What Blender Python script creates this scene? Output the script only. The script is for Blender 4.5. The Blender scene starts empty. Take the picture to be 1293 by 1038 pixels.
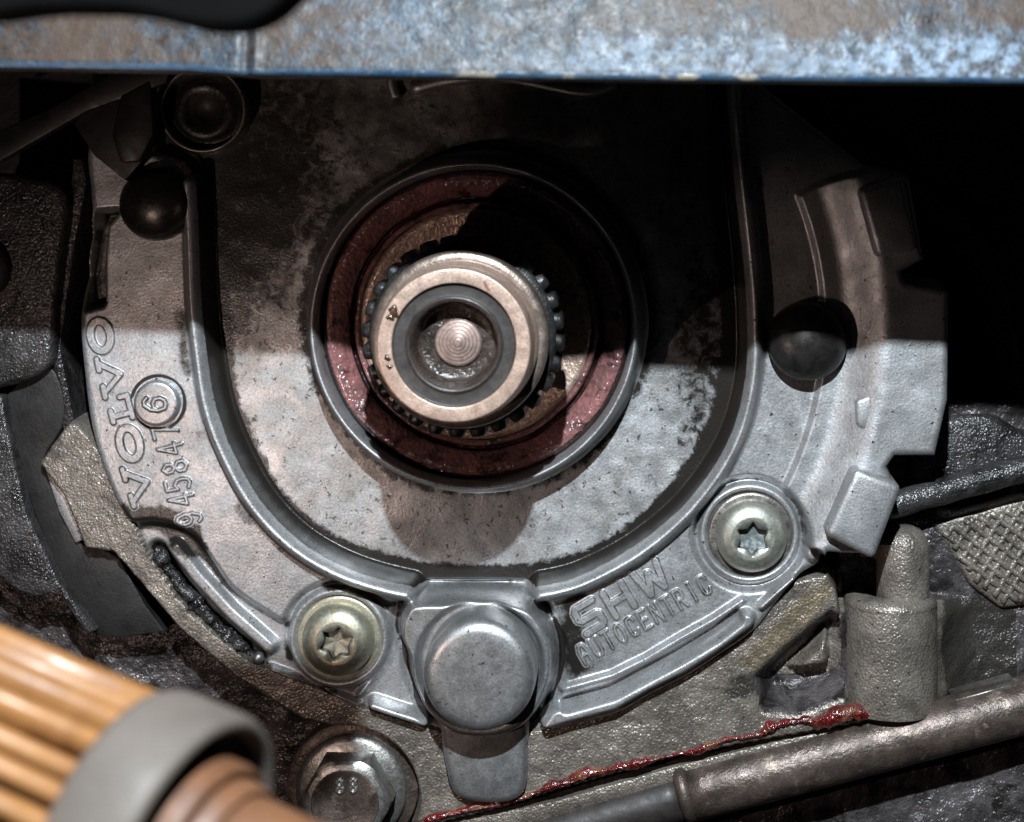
import bpy, bmesh, math, random
import numpy as np
from mathutils import Vector, Matrix

# ------------------------------------------------------------------ frame, camera, light
S = 0.0002                 # metres per working unit (0.2 mm)
D = 2000.0                 # camera distance from the cover plane, working units
PX, PY = 773.0, 243.0      # foot of the camera's axis on the cover plane
CX, CY = 646.5, 519.0
ZOFF = 0.20                # lifts the whole engine front above world zero

def w3(x, y, z):
    """working coordinates (x right, y down, z out of the engine) -> metres"""
    return ((x - CX) * S, -z * S, (CY - y) * S + ZOFF)

def U(p, z):
    k = (D - z) / D
    return (PX + (p[0] - PX) * k, PY + (p[1] - PY) * k)

def US(pts, z):
    return [U(p, z) for p in pts]

sc = bpy.context.scene
col = sc.collection
cd = bpy.data.cameras.new("camera"); cam = bpy.data.objects.new("camera", cd); col.objects.link(cam)
cam.location = w3(PX, PY, D); cam.rotation_euler = (math.pi / 2, 0, 0)
cd.sensor_width = 36.0; cd.lens = 36.0 * D / 1293.0
cd.shift_x = (CX - PX) / 1293.0; cd.shift_y = -(CY - PY) / 1293.0
cd.clip_start = 0.005; cd.clip_end = 20
cd.dof.use_dof = True; cd.dof.focus_distance = (D - 40) * S
cd.dof.aperture_fstop = cd.lens * 1e-3 / (2 * 8.5 * S)
sc.camera = cam

wd = bpy.data.worlds.new("World"); sc.world = wd; wd.use_nodes = True
wd.node_tree.nodes["Background"].inputs[0].default_value = (0.8, 0.9, 1.0, 1)
wd.node_tree.nodes["Background"].inputs[1].default_value = 0.003

def lamp(name, x, y, z, power, colr, rad):
    l = bpy.data.lights.new(name, 'POINT'); l.energy = power; l.color = colr; l.shadow_soft_size = rad * S
    o = bpy.data.objects.new(name, l); o.location = w3(x, y, z); col.objects.link(o); return o
lamp("flash_lamp", 745, -815, 2000, 20.0, (0.83, 0.935, 1.0), 20)      # flash above the lens
lamp("work_lamp", 5, 735, 1000, 0.35, (1.0, 0.77, 0.67), 10)           # warm hand lamp, low and to the side
sc.view_settings.view_transform = 'Standard'; sc.view_settings.look = 'None'
sc.view_settings.exposure = 0.0; sc.view_settings.gamma = 1.0
sc.cycles.max_bounces = 4; sc.cycles.diffuse_bounces = 1; sc.cycles.glossy_bounces = 2; sc.cycles.sample_clamp_indirect = 4.0

rng = random.Random(7)
nrng = np.random.RandomState(5)

# ------------------------------------------------------------------ materials
def mat(name, base, var=None, per=70.0, met=0.0, rough=0.5, rvar=0.1, bumps=(), grain=0.12, grain_per=2.5,
        grime_shade=None, gcol=(0.012, 0.010, 0.009), gper=14.0, grough=0.28, third=None, tper=25.0, tpos=(0.55, 0.65),
        spec=0.5, coat=0.0, film=None, stretch=None, drops=None, fper=60.0, famp=0.2, fmin=0.55):
    m = bpy.data.materials.new(name); m.use_nodes = True
    nt = m.node_tree; N = nt.nodes; L = nt.links
    bsdf = N["Principled BSDF"]
    geo = N.new("ShaderNodeNewGeometry")
    sc_ = N.new("ShaderNodeVectorMath"); sc_.operation = 'MULTIPLY'
    st = stretch or (1, 1, 1)
    sc_.inputs[1].default_value = (st[0] / S, st[1] / S, st[2] / S)
    L.new(geo.outputs["Position"], sc_.inputs[0]); P = sc_.outputs[0]
    def noise(per_, det=4.0, rg=0.55, dist=0.0):
        n = N.new("ShaderNodeTexNoise"); n.inputs["Scale"].default_value = 1.0 / per_
        n.inputs["Detail"].default_value = det; n.inputs["Roughness"].default_value = rg
        n.inputs["Distortion"].default_value = dist
        L.new(P, n.inputs["Vector"]); return n.outputs["Fac"]
    def mr(v, a, b, c, d, smooth=True):
        n = N.new("ShaderNodeMapRange"); n.interpolation_type = 'SMOOTHSTEP' if smooth else 'LINEAR'
        L.new(v, n.inputs["Value"])
        for k, x in zip(("From Min", "From Max", "To Min", "To Max"), (a, b, c, d)): n.inputs[k].default_value = x
        return n.outputs["Result"]
    def mix(f, a, b, mode='MIX'):
        n = N.new("ShaderNodeMix"); n.data_type = 'RGBA'; n.blend_type = mode
        if isinstance(f, float): n.inputs[0].default_value = f
        else: L.new(f, n.inputs[0])
        for i, v in ((6, a), (7, b)):
            if isinstance(v, tuple): n.inputs[i].default_value = (*v, 1)
            else: L.new(v, n.inputs[i])
        return n.outputs[2]
    def mth(op, a, b):
        n = N.new("ShaderNodeMath"); n.operation = op
        for i, v in ((0, a), (1, b)):
            if isinstance(v, (int, float)): n.inputs[i].default_value = v
            else: L.new(v, n.inputs[i])
        return n.outputs[0]
    var = var or tuple(c * 0.75 for c in base)
    c = mix(mr(noise(per, 5, 0.6, 0.6), 0.34, 0.66, 0, 1), base, var)
    if third:
        c = mix(mr(noise(tper, 6, 0.62, 0.4), tpos[0], tpos[1], 0, 1), c, third)
    if grain:
        g = mr(noise(grain_per, 2, 0.6), 0.3, 0.7, 1 - grain, 1 + grain, False)
        gm = N.new("ShaderNodeVectorMath"); gm.operation = 'SCALE'
        L.new(c, gm.inputs[0]); L.new(g, gm.inputs["Scale"]); c = gm.outputs[0]
    r = mr(noise(per * 0.5, 4), 0.3, 0.7, rough - rvar, rough + rvar)
    if film:
        at2 = N.new("ShaderNodeAttribute"); at2.attribute_name = "film"
        c = mix(mth('MULTIPLY', at2.outputs["Fac"], mr(noise(fper, 6, 0.65), 0.5 - famp, 0.5 + famp, fmin, 1.0)), c, film)
    if grime_shade is not None:
        at = N.new("ShaderNodeAttribute"); at.attribute_name = "grime_shade"
        n1 = noise(gper, 9, 0.78, 0.4)
        v = mth('ADD', at.outputs["Fac"], mth('MULTIPLY', mth('SUBTRACT', n1, 0.5), grime_shade))
        f = mr(v, 0.30, 0.68, 0, 1)
        c = mix(f, c, gcol)
        rr = N.new("ShaderNodeMix"); rr.data_type = 'FLOAT'
        L.new(f, rr.inputs[0]); L.new(r, rr.inputs[2]); rr.inputs[3].default_value = grough; r = rr.outputs[0]
        if met > 0:
            L.new(mr(f, 0, 1, met, 0.0, False), bsdf.inputs["Metallic"])
    L.new(c, bsdf.inputs["Base Color"]); L.new(r, bsdf.inputs["Roughness"])
    if grime_shade is None or met == 0: bsdf.inputs["Metallic"].default_value = met
    bsdf.inputs["Specular IOR Level"].default_value = spec
    bsdf.inputs["Coat Weight"].default_value = coat; bsdf.inputs["Coat Roughness"].default_value = 0.12
    prev = None
    for (bp, bd) in bumps:
        b = N.new("ShaderNodeBump"); b.inputs["Strength"].default_value = 1.0; b.inputs["Distance"].default_value = bd * S
        L.new(noise(bp, 3, 0.6), b.inputs["Height"])
        if prev: L.new(prev, b.inputs["Normal"])
        prev = b.outputs[0]
    if drops:
        vo = N.new("ShaderNodeTexVoronoi"); vo.inputs["Scale"].default_value = 1.0 / drops[0]
        L.new(P, vo.inputs["Vector"])
        b = N.new("ShaderNodeBump"); b.inputs["Strength"].default_value = 1.0; b.inputs["Distance"].default_value = drops[1] * S
        b.invert = True; L.new(vo.outputs["Distance"], b.inputs["Height"])
        if prev: L.new(prev, b.inputs["Normal"])
        prev = b.outputs[0]
    if prev: L.new(prev, bsdf.inputs["Normal"])
    return m

ALU = mat("cast_aluminium", (0.46, 0.46, 0.47), (0.36, 0.35, 0.35), 55, met=0.75, rough=0.46, rvar=0.07,
          bumps=((24, 0.35), (3.0, 0.34)), third=(0.055, 0.048, 0.043), tper=6, tpos=(0.625, 0.68), grain=0.24, grime_shade=0.9, gcol=(0.016, 0.013, 0.011), gper=16)
PAN = mat("oily_pan_aluminium", (0.50, 0.50, 0.51), (0.36, 0.345, 0.335), 48, met=0.75, rough=0.44, rvar=0.09,
          bumps=((30, 0.45), (3.0, 0.40)), third=(0.11, 0.096, 0.087), tper=8, tpos=(0.59, 0.68), grain=0.24, grime_shade=1.75, film=(0.060, 0.051, 0.047), gcol=(0.016, 0.013, 0.011), gper=16)
HUB = mat("smooth_cast_aluminium", (0.47, 0.465, 0.47), (0.38, 0.375, 0.375), 30, met=0.88, rough=0.43, rvar=0.05,
          bumps=((14, 0.22), (2.6, 0.20)), third=(0.10, 0.09, 0.085), tper=6, tpos=(0.625, 0.69), grain=0.22, grime_shade=0.9, gper=10)
STEEL = mat("machined_steel", (0.33, 0.30, 0.28), (0.20, 0.18, 0.165), 22, met=0.9, rough=0.42, rvar=0.08, bumps=((3, 0.3), (12, .4)), third=(0.06, 0.045, 0.04), tper=12, tpos=(0.6, 0.7))
NOSE = mat("brown_machined_steel", (0.58, 0.415, 0.335), (0.46, 0.32, 0.255), 26, met=0.6, rough=0.40, rvar=0.08,
           bumps=((2.2, 0.25),), grain=0.25, third=(0.22, 0.10, 0.05), tper=34, tpos=(0.66, 0.72))
DARKST = mat("dark_oxide_steel", (0.062, 0.056, 0.053), (0.036, 0.032, 0.030), 16, met=0.75, rough=0.33, rvar=0.06, bumps=((3, 0.14),))
SHOULD = mat("oily_brown_steel", (0.30, 0.235, 0.20), (0.17, 0.13, 0.11), 24, met=0.8, rough=0.36, rvar=0.08, bumps=((3, 0.3), (14, .4)), grain=0.2)
OILW = mat("oily_bore_wall", (0.060, 0.043, 0.036), (0.022, 0.016, 0.014), 14, rough=0.2, bumps=((7, 1.6), (3, .5)), grain=0.2)
HEXM = mat("grey_bolt_steel", (0.40, 0.385, 0.365), (0.27, 0.25, 0.235), 20, met=0.85, rough=0.40, rvar=0.08, bumps=((3, 0.3), (9, .5)), grain=0.25, third=(0.09, 0.075, 0.065), tper=9, tpos=(0.6, 0.7))
GEARM = mat("black_gear_steel", (0.030, 0.028, 0.027), (0.014, 0.013, 0.013), 16, met=0.4, rough=0.36, bumps=((5, 0.9),))
SEALR = mat("maroon_seal_rubber", (0.225, 0.092, 0.090), (0.125, 0.062, 0.058), 24, met=0.0, rough=0.20, rvar=0.1,
            bumps=((10, 2.2),), drops=(6.0, 1.3), coat=0.4, third=(0.035, 0.016, 0.014), tper=42, tpos=(0.53, 0.64))
SEALD = mat("dark_wet_rubber", (0.030, 0.012, 0.011), (0.015, 0.007, 0.007), 18, rough=0.16, bumps=((6, 1.6),), coat=0.6)
LIP = mat("oily_tan_metal", (0.55, 0.40, 0.32), (0.36, 0.25, 0.20), 20, met=0.6, rough=0.34, bumps=((6, 1.2), (2.5, 0.4)), grain=0.3)
ZINC = mat("yellow_zinc_plating", (0.44, 0.41, 0.31), (0.37, 0.37, 0.31), 14, met=0.85, rough=0.47, rvar=0.06, bumps=((3, 0.22),),
           third=(0.30, 0.24, 0.12), tper=14, tpos=(0.60, 0.70), grain=0.2)
ZINCD = mat("zinc_bolt_side", (0.13, 0.125, 0.095), (0.10, 0.10, 0.08), 14, met=0.85, rough=0.33, bumps=((3, 0.2),), grain=0.2)
ZINCP = mat("pale_zinc_plating", (0.43, 0.42, 0.36), (0.36, 0.365, 0.325), 13, met=0.85, rough=0.47, rvar=0.06, bumps=((3, 0.22),), third=(0.24, 0.21, 0.15), tper=14, tpos=(0.62, 0.72), grain=0.2)
SOCK = mat("pale_zinc_socket", (0.50, 0.56, 0.56), (0.40, 0.45, 0.45), 9, met=0.8, rough=0.35, bumps=((3, 0.15),))
SAND = mat("sandy_cast_block", (0.265, 0.228, 0.195), (0.145, 0.124, 0.107), 40, met=0.45, rough=0.34, rvar=0.08,
           bumps=((12, 1.1), (3.0, .7)), drops=(3.4, 0.75), third=(0.07, 0.058, 0.05), tper=8, tpos=(0.60, 0.68), grain=0.3, grime_shade=1.1, gper=18, gcol=(0.030, 0.026, 0.022))
GOLD = mat("varnished_cast_block", (0.27, 0.215, 0.145), (0.15, 0.118, 0.085), 30, met=0.45, rough=0.40, bumps=((9, 1.0),(3,.6)), drops=(3.4, 0.8), grain=0.3)
BLACKR = mat("sparkling_black_casting", (0.052, 0.047, 0.048), (0.013, 0.012, 0.012), 44, met=0.2, rough=0.27, rvar=0.10,
             bumps=((14, 2.2), (5, 1.3)), drops=(3.2, 0.9), grain=0.3)
BLACKP = mat("black_moulded_plastic", (0.016, 0.015, 0.015), (0.010, 0.009, 0.009), 40, spec=0.3, rough=0.5, rvar=0.1,
             bumps=((14, 0.8), (3.5, 0.3)), third=(0.10, 0.095, 0.09), tper=6, tpos=(0.72, 0.78))
LOWER = mat("purple_black_casting", (0.125, 0.108, 0.110), (0.045, 0.039, 0.040), 45, met=0.3, rough=0.30, bumps=((16, 3.0), (6, 1.8)), drops=(3.6, 0.7), grain=0.3, third=(0.022, 0.018, 0.017), tper=60, tpos=(0.48, 0.62))
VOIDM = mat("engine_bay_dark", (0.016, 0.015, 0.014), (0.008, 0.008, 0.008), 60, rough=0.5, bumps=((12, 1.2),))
SHEETD = mat("dark_grey_sheet", (0.013, 0.012, 0.012), (0.009, 0.008, 0.008), 40, rough=0.5, met=0.2, bumps=((5, 0.3),))
RAIL = mat("oil_brown_steel_rail", (0.135, 0.100, 0.085), (0.06, 0.045, 0.039), 38, met=0.5, rough=0.40, rvar=0.1,
           bumps=((9, .7), (3.5, .8)), third=(0.26, 0.20, 0.16), tper=22, tpos=(0.56, 0.72), grain=0.25)
SEALANT = mat("red_sealant_gel", (0.13, 0.009, 0.009), (0.065, 0.005, 0.005), 22, rough=0.16, rvar=0.05, bumps=((8, 2.0), (4, 0.8)),
              coat=0.6, third=(0.15, 0.05, 0.028), tper=26, tpos=(0.50, 0.62), grain=0.2)
RUBBER = mat("black_rubber", (0.003, 0.003, 0.003), None, 40, rough=0.9, spec=0.04)
AMBER = mat("amber_filter_paper", (0.30, 0.138, 0.048), (0.20, 0.085, 0.028), 70, rough=0.42, bumps=((20, 0.6),))
COLLAR = mat("grey_felt_collar", (0.112, 0.090, 0.076), (0.085, 0.068, 0.057), 90, rough=0.65, bumps=((6, 0.4),))
BROWN = mat("brown_filter_end", (0.165, 0.072, 0.034), (0.10, 0.042, 0.020), 50, rough=0.5, bumps=((14, 0.6),))
BRASSD = mat("dark_brown_recess", (0.030, 0.022, 0.019), None, 30, rough=0.5)
SPRING = mat("bright_thread_steel", (0.31, 0.225, 0.195), (0.24, 0.17, 0.147), 10, met=0.6, rough=0.48, bumps=((2.5, 0.2),))
BOREM = mat("dark_bore_steel", (0.036, 0.028, 0.026), (0.020, 0.016, 0.015), 24, met=0.0, rough=0.5, bumps=((3, 0.2),), grain=0.2)
BLUE = mat("flaking_blue_paint", (0.026, 0.038, 0.053), (0.031, 0.028, 0.027), 26, met=0.0, rough=0.42, rvar=0.1, spec=0.22, film=(0.145, 0.19, 0.25), fper=12, famp=0.10, fmin=0.0,
           bumps=((9, .9), (3.5, .5)), drops=(3.0, 0.28), grain=0.35, grain_per=3.0, third=(0.022, 0.013, 0.010), tper=9, tpos=(0.54, 0.60),
           grime_shade=1.3, gcol=(0.052, 0.034, 0.025), gper=14, grough=0.5)
BLUEE = mat("bare_blue_edge", (0.022, 0.055, 0.105), (0.05, 0.075, 0.105), 50, met=0.3, rough=0.4, bumps=((5, 0.9),), grain=0.3,
            third=(0.26, 0.23, 0.19), tper=60, tpos=(0.58, 0.64))
EDGE = mat("worn_steel_edge", (0.16, 0.145, 0.125), (0.07, 0.062, 0.055), 60, met=0.6, rough=0.36, bumps=((8, 0.8),), grain=0.3)

# ------------------------------------------------------------------ objects
def thing(name, label, cat, p=(0, 0, 0), group=None):
    o = bpy.data.objects.new(name, None); col.objects.link(o); o.location = w3(*p)
    o.empty_display_size = 0.005
    o["label"] = label; o["category"] = cat
    if group: o["group"] = group
    return o

def tag(o, label, cat, group=None):
    o["label"] = label; o["category"] = cat
    if group: o["group"] = group
    return o

def world_loc(o):
    v = Vector(o.location)
    while o.parent:
        o = o.parent; v = v + Vector(o.location)
    return v

def link(name, me, parent=None, label=None, kind=None):
    o = bpy.data.objects.new(name, me); col.objects.link(o)
    if parent: o.parent = parent
    if label: o["label"] = label
    if kind: o["kind"] = kind
    return o

def mesh_from(name, verts, faces, m, parent=None, smooth=True, label=None, kind=None, normals=None, grime_shade=None, film=None, origin=None):
    """verts in working units (n x 3)"""
    V = np.asarray(verts, dtype=np.float64)
    W = np.empty_like(V)
    W[:, 0] = (V[:, 0] - CX) * S; W[:, 1] = -V[:, 2] * S; W[:, 2] = (CY - V[:, 1]) * S + ZOFF
    if parent is not None:
        off = np.array(world_loc(parent))
    else:
        off = np.array(w3(*origin)) if origin is not None else (W.min(0) + W.max(0)) / 2
    me = bpy.data.meshes.new(name)
    W = W - off
    if isinstance(faces, np.ndarray):
        n, k = faces.shape
        me.vertices.add(len(W)); me.vertices.foreach_set("co", W.astype(np.float32).ravel())
        me.loops.add(n * k); me.loops.foreach_set("vertex_index", faces.astype(np.int32).ravel())
        me.polygons.add(n); me.polygons.foreach_set("loop_start", np.arange(0, n * k, k, dtype=np.int32))
        me.update(calc_edges=True)
    else:
        me.from_pydata([tuple(v) for v in W], [], faces)
    me.polygons.foreach_set("use_smooth", np.full(len(me.polygons), smooth))
    if m is not None: me.materials.append(m)
    if grime_shade is not None:
        a = me.attributes.new("grime_shade", 'FLOAT', 'POINT'); a.data.foreach_set("value", np.asarray(grime_shade, dtype=np.float32))
    if film is not None:
        a = me.attributes.new("film", 'FLOAT', 'POINT'); a.data.foreach_set("value", np.asarray(film, dtype=np.float32))
    if normals is not None:
        me.normals_split_custom_set_from_vertices(normals)
    me.update()
    o = link(name, me, parent, label, kind)
    if parent is None: o.location = off
    return o

def lathe(name, prof, c, m, parent=None, n=72, axis=None, smooth=True, label=None, wob=None, sharp=False, cap0=False, cap1=False):
    """prof: (r, h) pairs; c: base point (x,y,z); axis: direction in working coords (default +z)"""
    ax = Vector(axis or (0, 0, 1)).normalized()
    t = Vector((1, 0, 0)) if abs(ax.x) < 0.9 else Vector((0, 1, 0))
    e1 = (t - ax * t.dot(ax)).normalized(); e2 = ax.cross(e1)
    if sharp:
        q = []
        for p in prof: q += [p, p]
        prof = q[1:-1]
    V = []; F = []
    for j, (r, h) in enumerate(prof):
        for i in range(n):
            a = 2 * math.pi * i / n
            rr = r * (1 + (wob(a, h) if wob else 0))
            p = Vector(c) + ax * h + e1 * (rr * math.cos(a)) + e2 * (rr * math.sin(a))
            V.append(tuple(p))
    step = 2 if sharp else 1
    for j in range(0, len(prof) - 1, step):
        for i in range(n):
            a, b = j * n + i, j * n + (i + 1) % n
            F.append((a, b, b + n, a + n))
    if cap0: F.append(tuple(reversed(range(n))))
    if cap1: F.append(tuple(range((len(prof) - 1) * n, len(prof) * n)))
    o = mesh_from(name, V, F, m, parent, smooth, label)
    fix_normals(o.data)
    return o

def fix_normals(me):
    bm = bmesh.new(); bm.from_mesh(me); bmesh.ops.recalc_face_normals(bm, faces=bm.faces); bm.to_mesh(me); bm.free()

def prism(name, poly, z1, z0, m, parent=None, bev=6, seg=3, label=None, taper=0.0, tilt=None, smooth=True):
    """poly in working xy at z1 -> solid down to z0 with rounded upper edges"""
    c = (sum(p[0] for p in poly) / len(poly), sum(p[1] for p in poly) / len(poly))
    bm = bmesh.new()
    top = []; bot = []
    for (x, y) in poly:
        zt = z1 + (tilt[0] * (x - c[0]) + tilt[1] * (y - c[1]) if tilt else 0)
        top.append(bm.verts.new((x, y, zt)))
        bot.append(bm.verts.new((c[0] + (x - c[0]) * (1 + taper), c[1] + (y - c[1]) * (1 + taper), z0)))
    n = len(poly)
    ft = bm.faces.new(top); bm.faces.new(list(reversed(bot)))
    for i in range(n):
        bm.faces.new((top[i], bot[i], bot[(i + 1) % n], top[(i + 1) % n]))
    bmesh.ops.recalc_face_normals(bm, faces=bm.faces)
    if bev:
        es = list(ft.edges) + ([e for e in bm.edges if (e.verts[0] in top) != (e.verts[1] in top)] if n < 9 else [])
        bmesh.ops.bevel(bm, geom=es, offset=bev, segments=seg, profile=0.5, affect='EDGES', clamp_overlap=True)
    bmesh.ops.triangulate(bm, faces=[f for f in bm.faces if len(f.verts) > 4])
    bm.verts.ensure_lookup_table()
    V = [tuple(v.co) for v in bm.verts]; idx = {v: i for i, v in enumerate(bm.verts)}
    F = [[idx[v] for v in f.verts] for f in bm.faces]; bm.free()
    o = mesh_from(name, V, F, m, parent, smooth, label)
    fix_normals(o.data)
    if smooth:
        try: o.data.set_sharp_from_angle(angle=math.radians(38))
        except Exception: pass
    return o

def catmull(pts, n=8, closed=False):
    P = [np.array(p, float) for p in pts]; out = []
    L = len(P); rngI = range(L if closed else L - 1)
    for i in rngI:
        p0 = P[(i - 1) % L] if closed or i > 0 else P[0] * 2 - P[1]
        p1 = P[i]; p2 = P[(i + 1) % L]
        p3 = P[(i + 2) % L] if closed or i + 2 < L else P[-1] * 2 - P[-2]
        for k in range(n):
            t = k / n
            out.append(tuple(0.5 * ((2 * p1) + (-p0 + p2) * t + (2 * p0 - 5 * p1 + 4 * p2 - p3) * t * t + (-p0 + 3 * p1 - 3 * p2 + p3) * t ** 3)))
    if not closed: out.append(tuple(P[-1]))
    return out

def tube(name, pts, rad, m, parent=None, n=20, label=None, wob=None, caps=True):
    pts = [Vector(p) for p in pts]; V = []; F = []
    up = Vector((0, 0, 1))
    for i, p in enumerate(pts):
        t = (pts[min(i + 1, len(pts) - 1)] - pts[max(i - 1, 0)]).normalized()
        a = (up - t * up.dot(t)).normalized(); b = t.cross(a)
        for k in range(n):
            th = 2 * math.pi * k / n
            r = rad(i) if callable(rad) else rad
            if wob: r *= wob(i, th)
            V.append(tuple(p + a * (r * math.cos(th)) + b * (r * math.sin(th))))
    for i in range(len(pts) - 1):
        for k in range(n):
            F.append((i * n + k, i * n + (k + 1) % n, (i + 1) * n + (k + 1) % n, (i + 1) * n + k))
    if caps:
        F.append(tuple(range(n))); F.append(tuple((len(pts) - 1) * n + k for k in reversed(range(n))))
    o = mesh_from(name, V, F, m, parent, True, label); fix_normals(o.data); return o

# ---- distance-field height sheets
def seg_d(X, Y, pts):
    d = np.full(X.shape, 1e18)
    for (ax, ay), (bx, by) in zip(pts[:-1], pts[1:]):
        dx, dy = bx - ax, by - ay; l2 = dx * dx + dy * dy + 1e-9
        t = np.clip(((X - ax) * dx + (Y - ay) * dy) / l2, 0, 1)
        d = np.minimum(d, (X - ax - t * dx) ** 2 + (Y - ay - t * dy) ** 2)
    return np.sqrt(d)

def poly_d(X, Y, pts):
    q = list(pts) + [pts[0]]
    d = seg_d(X, Y, q); ins = np.zeros(X.shape, bool)
    for (ax, ay), (bx, by) in zip(q[:-1], q[1:]):
        c = (ay > Y) != (by > Y)
        ins ^= c & (X < (bx - ax) * (Y - ay) / (by - ay + 1e-12) + ax)
    return np.where(ins, -d, d)

def sm(t):
    t = np.clip(t, 0, 1); return t * t * (3 - 2 * t)

def smax(a, b, k):
    h = np.clip(0.5 + 0.5 * (a - b) / k, 0, 1)
    return b * (1 - h) + a * h + k * h * (1 - h)

def vnoise(X, Y, per, seed, octs=3):
    r = np.random.RandomState(seed); out = np.zeros(X.shape); amp = 1.0; tot = 0
    for o in range(octs):
        g = r.rand(97, 97); u = X / per + 1000; v = Y / per + 1000
        i = np.floor(u).astype(int); j = np.floor(v).astype(int); f = u - i; h = v - j
        f = f * f * (3 - 2 * f); h = h * h * (3 - 2 * h)
        G = lambda a, b: g[a % 97, b % 97]
        out += amp * ((G(i, j) * (1 - f) + G(i + 1, j) * f) * (1 - h) + (G(i, j + 1) * (1 - f) + G(i + 1, j + 1) * f) * h)
        tot += amp; amp *= 0.5; per *= 0.5
    return out / tot

def sheet(X, Y, H, regions, parent, grime_shade=None, step=2.0, film=None):
    """split one height sheet into part meshes; regions: (name, face mask, material, label)"""
    ny, nx = X.shape
    gx = np.gradient(H, axis=1) / step; gy = np.gradient(H, axis=0) / step
    N = np.stack([-gx, -gy, np.ones_like(H)], -1); N /= np.linalg.norm(N, axis=-1, keepdims=True)
    NW = np.stack([N[..., 0], -N[..., 2], -N[..., 1]], -1).reshape(-1, 3)
    V = np.stack([X, Y, H], -1).reshape(-1, 3)
    idx = np.arange(ny * nx).reshape(ny, nx)
    Q = np.stack([idx[:-1, :-1], idx[1:, :-1], idx[1:, 1:], idx[:-1, 1:]], -1)
    out = []
    for (name, fm, m, lab) in regions:
        q = Q[fm].reshape(-1, 4)
        if not len(q): continue
        used, inv = np.unique(q, return_inverse=True)
        g = grime_shade.reshape(-1)[used] if grime_shade is not None else None
        out.append(mesh_from(name, V[used], inv.reshape(-1, 4).astype(np.int32), m, parent, True, lab,
                             normals=NW[used], grime_shade=g, film=film.reshape(-1)[used] if film is not None else None))
    return out

def grid(x0, x1, y0, y1, step):
    xs = np.arange(x0, x1 + step, step); ys = np.arange(y0, y1 + step, step)
    return np.meshgrid(xs, ys)

# ================================================================== the pump cover
AX, AY = U((598, 412), 38)            # axis of seal, shaft and cover
cover = thing("pump_cover", "grey cast aluminium pump cover with raised curved rib and embossed lettering round the shaft", "engine cover", (AX, AY, 0))

outline = US(catmull([(112, 20), (112, 140), (108, 200), (112, 240), (113, 275), (104, 330), (100, 397), (100, 430), (104, 470), (111, 529), (125, 583), (145, 633),
    (165, 670), (184, 709), (231, 776), (300, 834), (334, 851), (400, 876), (461, 902), (500, 914), (540, 926), (572, 938), (610, 942), (645, 938),
    (673, 930), (714, 920), (778, 904), (823, 879), (867, 857), (910, 829), (953, 798), (977, 768), (1010, 728), (1034, 712), (1040, 690)], 4) +
    [(1094, 692), (1128, 616), (1114, 584), (1124, 570), (1174, 570), (1190, 500), (1191, 366), (1136, 354), (1132, 342), (1160, 326), (1142, 226), (1098, 213), (964, 108), (964, 20)], 18)
pan_poly = US(catmull([(246, 222), (247, 300), (249, 380), (256, 450), (268, 520), (291, 580), (325, 638), (373, 688), (432, 722), (500, 744), (560, 750), (598, 751),
    (640, 750), (690, 744), (735, 732), (800, 697), (858, 650), (902, 597), (928, 548), (942, 500), (948, 450), (947, 380), (940, 300), (931, 220), (922, 110), (920, 20)], 5) +
    [(190, 20), (185, 120), (195, 190), (232, 205)], 6)
rib_all = (catmull([(236, 232), (239, 300), (242, 380), (249, 450), (261, 520), (285, 582), (319, 641), (368, 692), (429, 728), (500, 750), (560, 757), (598, 758),
    (640, 757), (692, 751), (738, 738), (804, 703), (863, 655), (907, 601), (934, 550), (948, 500), (954, 450), (953, 380), (946, 300), (937, 220), (928, 110), (925, 20)], 5))
rib_l = US([p for p in rib_all if p[0] < 520], 36); rib_r = US([p for p in rib_all if p[0] > 676], 36)
pad_left = US(catmull([(80, 20), (80, 300), (90, 430), (96, 480), (104, 530), (118, 585), (139, 637), (162, 664), (195, 664), (236, 677), (262, 710), (291, 749), (338, 781), (355, 790), (366, 786),
    (375, 768), (394, 752), (421, 741), (450, 745), (490, 765), (520, 760)], 5) + [(600, 700), (600, 20)], 16)
hub_poly = US(catmull([(520, 755), (560, 752), (610, 752), (655, 755), (680, 768), (699, 797), (706, 825), (702, 863), (687, 897), (665, 922), (640, 934), (610, 938), (575, 934), (553, 921),
    (530, 897), (515, 863), (510, 832), (501, 812), (499, 794), (504, 772)], 5, True), 36)
step_poly = US([(1010, 245), (1020, 238), (1045, 228), (1100, 212), (1240, 190), (1240, 640), (1060, 720), (1030, 690)] +
    [(598 + 441 * math.cos(a), 412 + 441 * math.sin(a)) for a in np.linspace(0.62, -0.385, 24)], 20)

STEP = 1.6
X, Y = grid(60, 1230, 40, 960, STEP)
so = poly_d(X, Y, outline); sp = poly_d(X, Y, pan_poly); dr = np.minimum(seg_d(X, Y, rib_l), seg_d(X, Y, rib_r))
sl = poly_d(X, Y, pad_left); sh = poly_d(X, Y, hub_poly); ss = poly_d(X, Y, step_poly)
R = np.hypot(X - AX, Y - AY)
H = np.zeros_like(X)
raised = np.maximum(sm(-sl / 12 + 0.2), sm((X - 690) / 8) * (Y < 940))
H = 16 * raised
# stepped shoulder on the far side
H += sm(-ss / 5 + 0.4) * 9 + sm((R - 455) / 60) * (ss < 0) * 30
# slot with a ridge beside it
slot_ridge = US([(222, 692), (250, 728), (290, 772), (322, 800), (340, 816)], 10)
slot_rut = US([(199, 695), (224, 735), (258, 776), (296, 810), (324, 830)], 0)
d1 = seg_d(X, Y, slot_ridge); d2 = seg_d(X, Y, slot_rut)
H = smax(H, 14 * sm((12 - d1) / 6), 3)
H -= 16 * sm((15 - d2) / 9)
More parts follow.
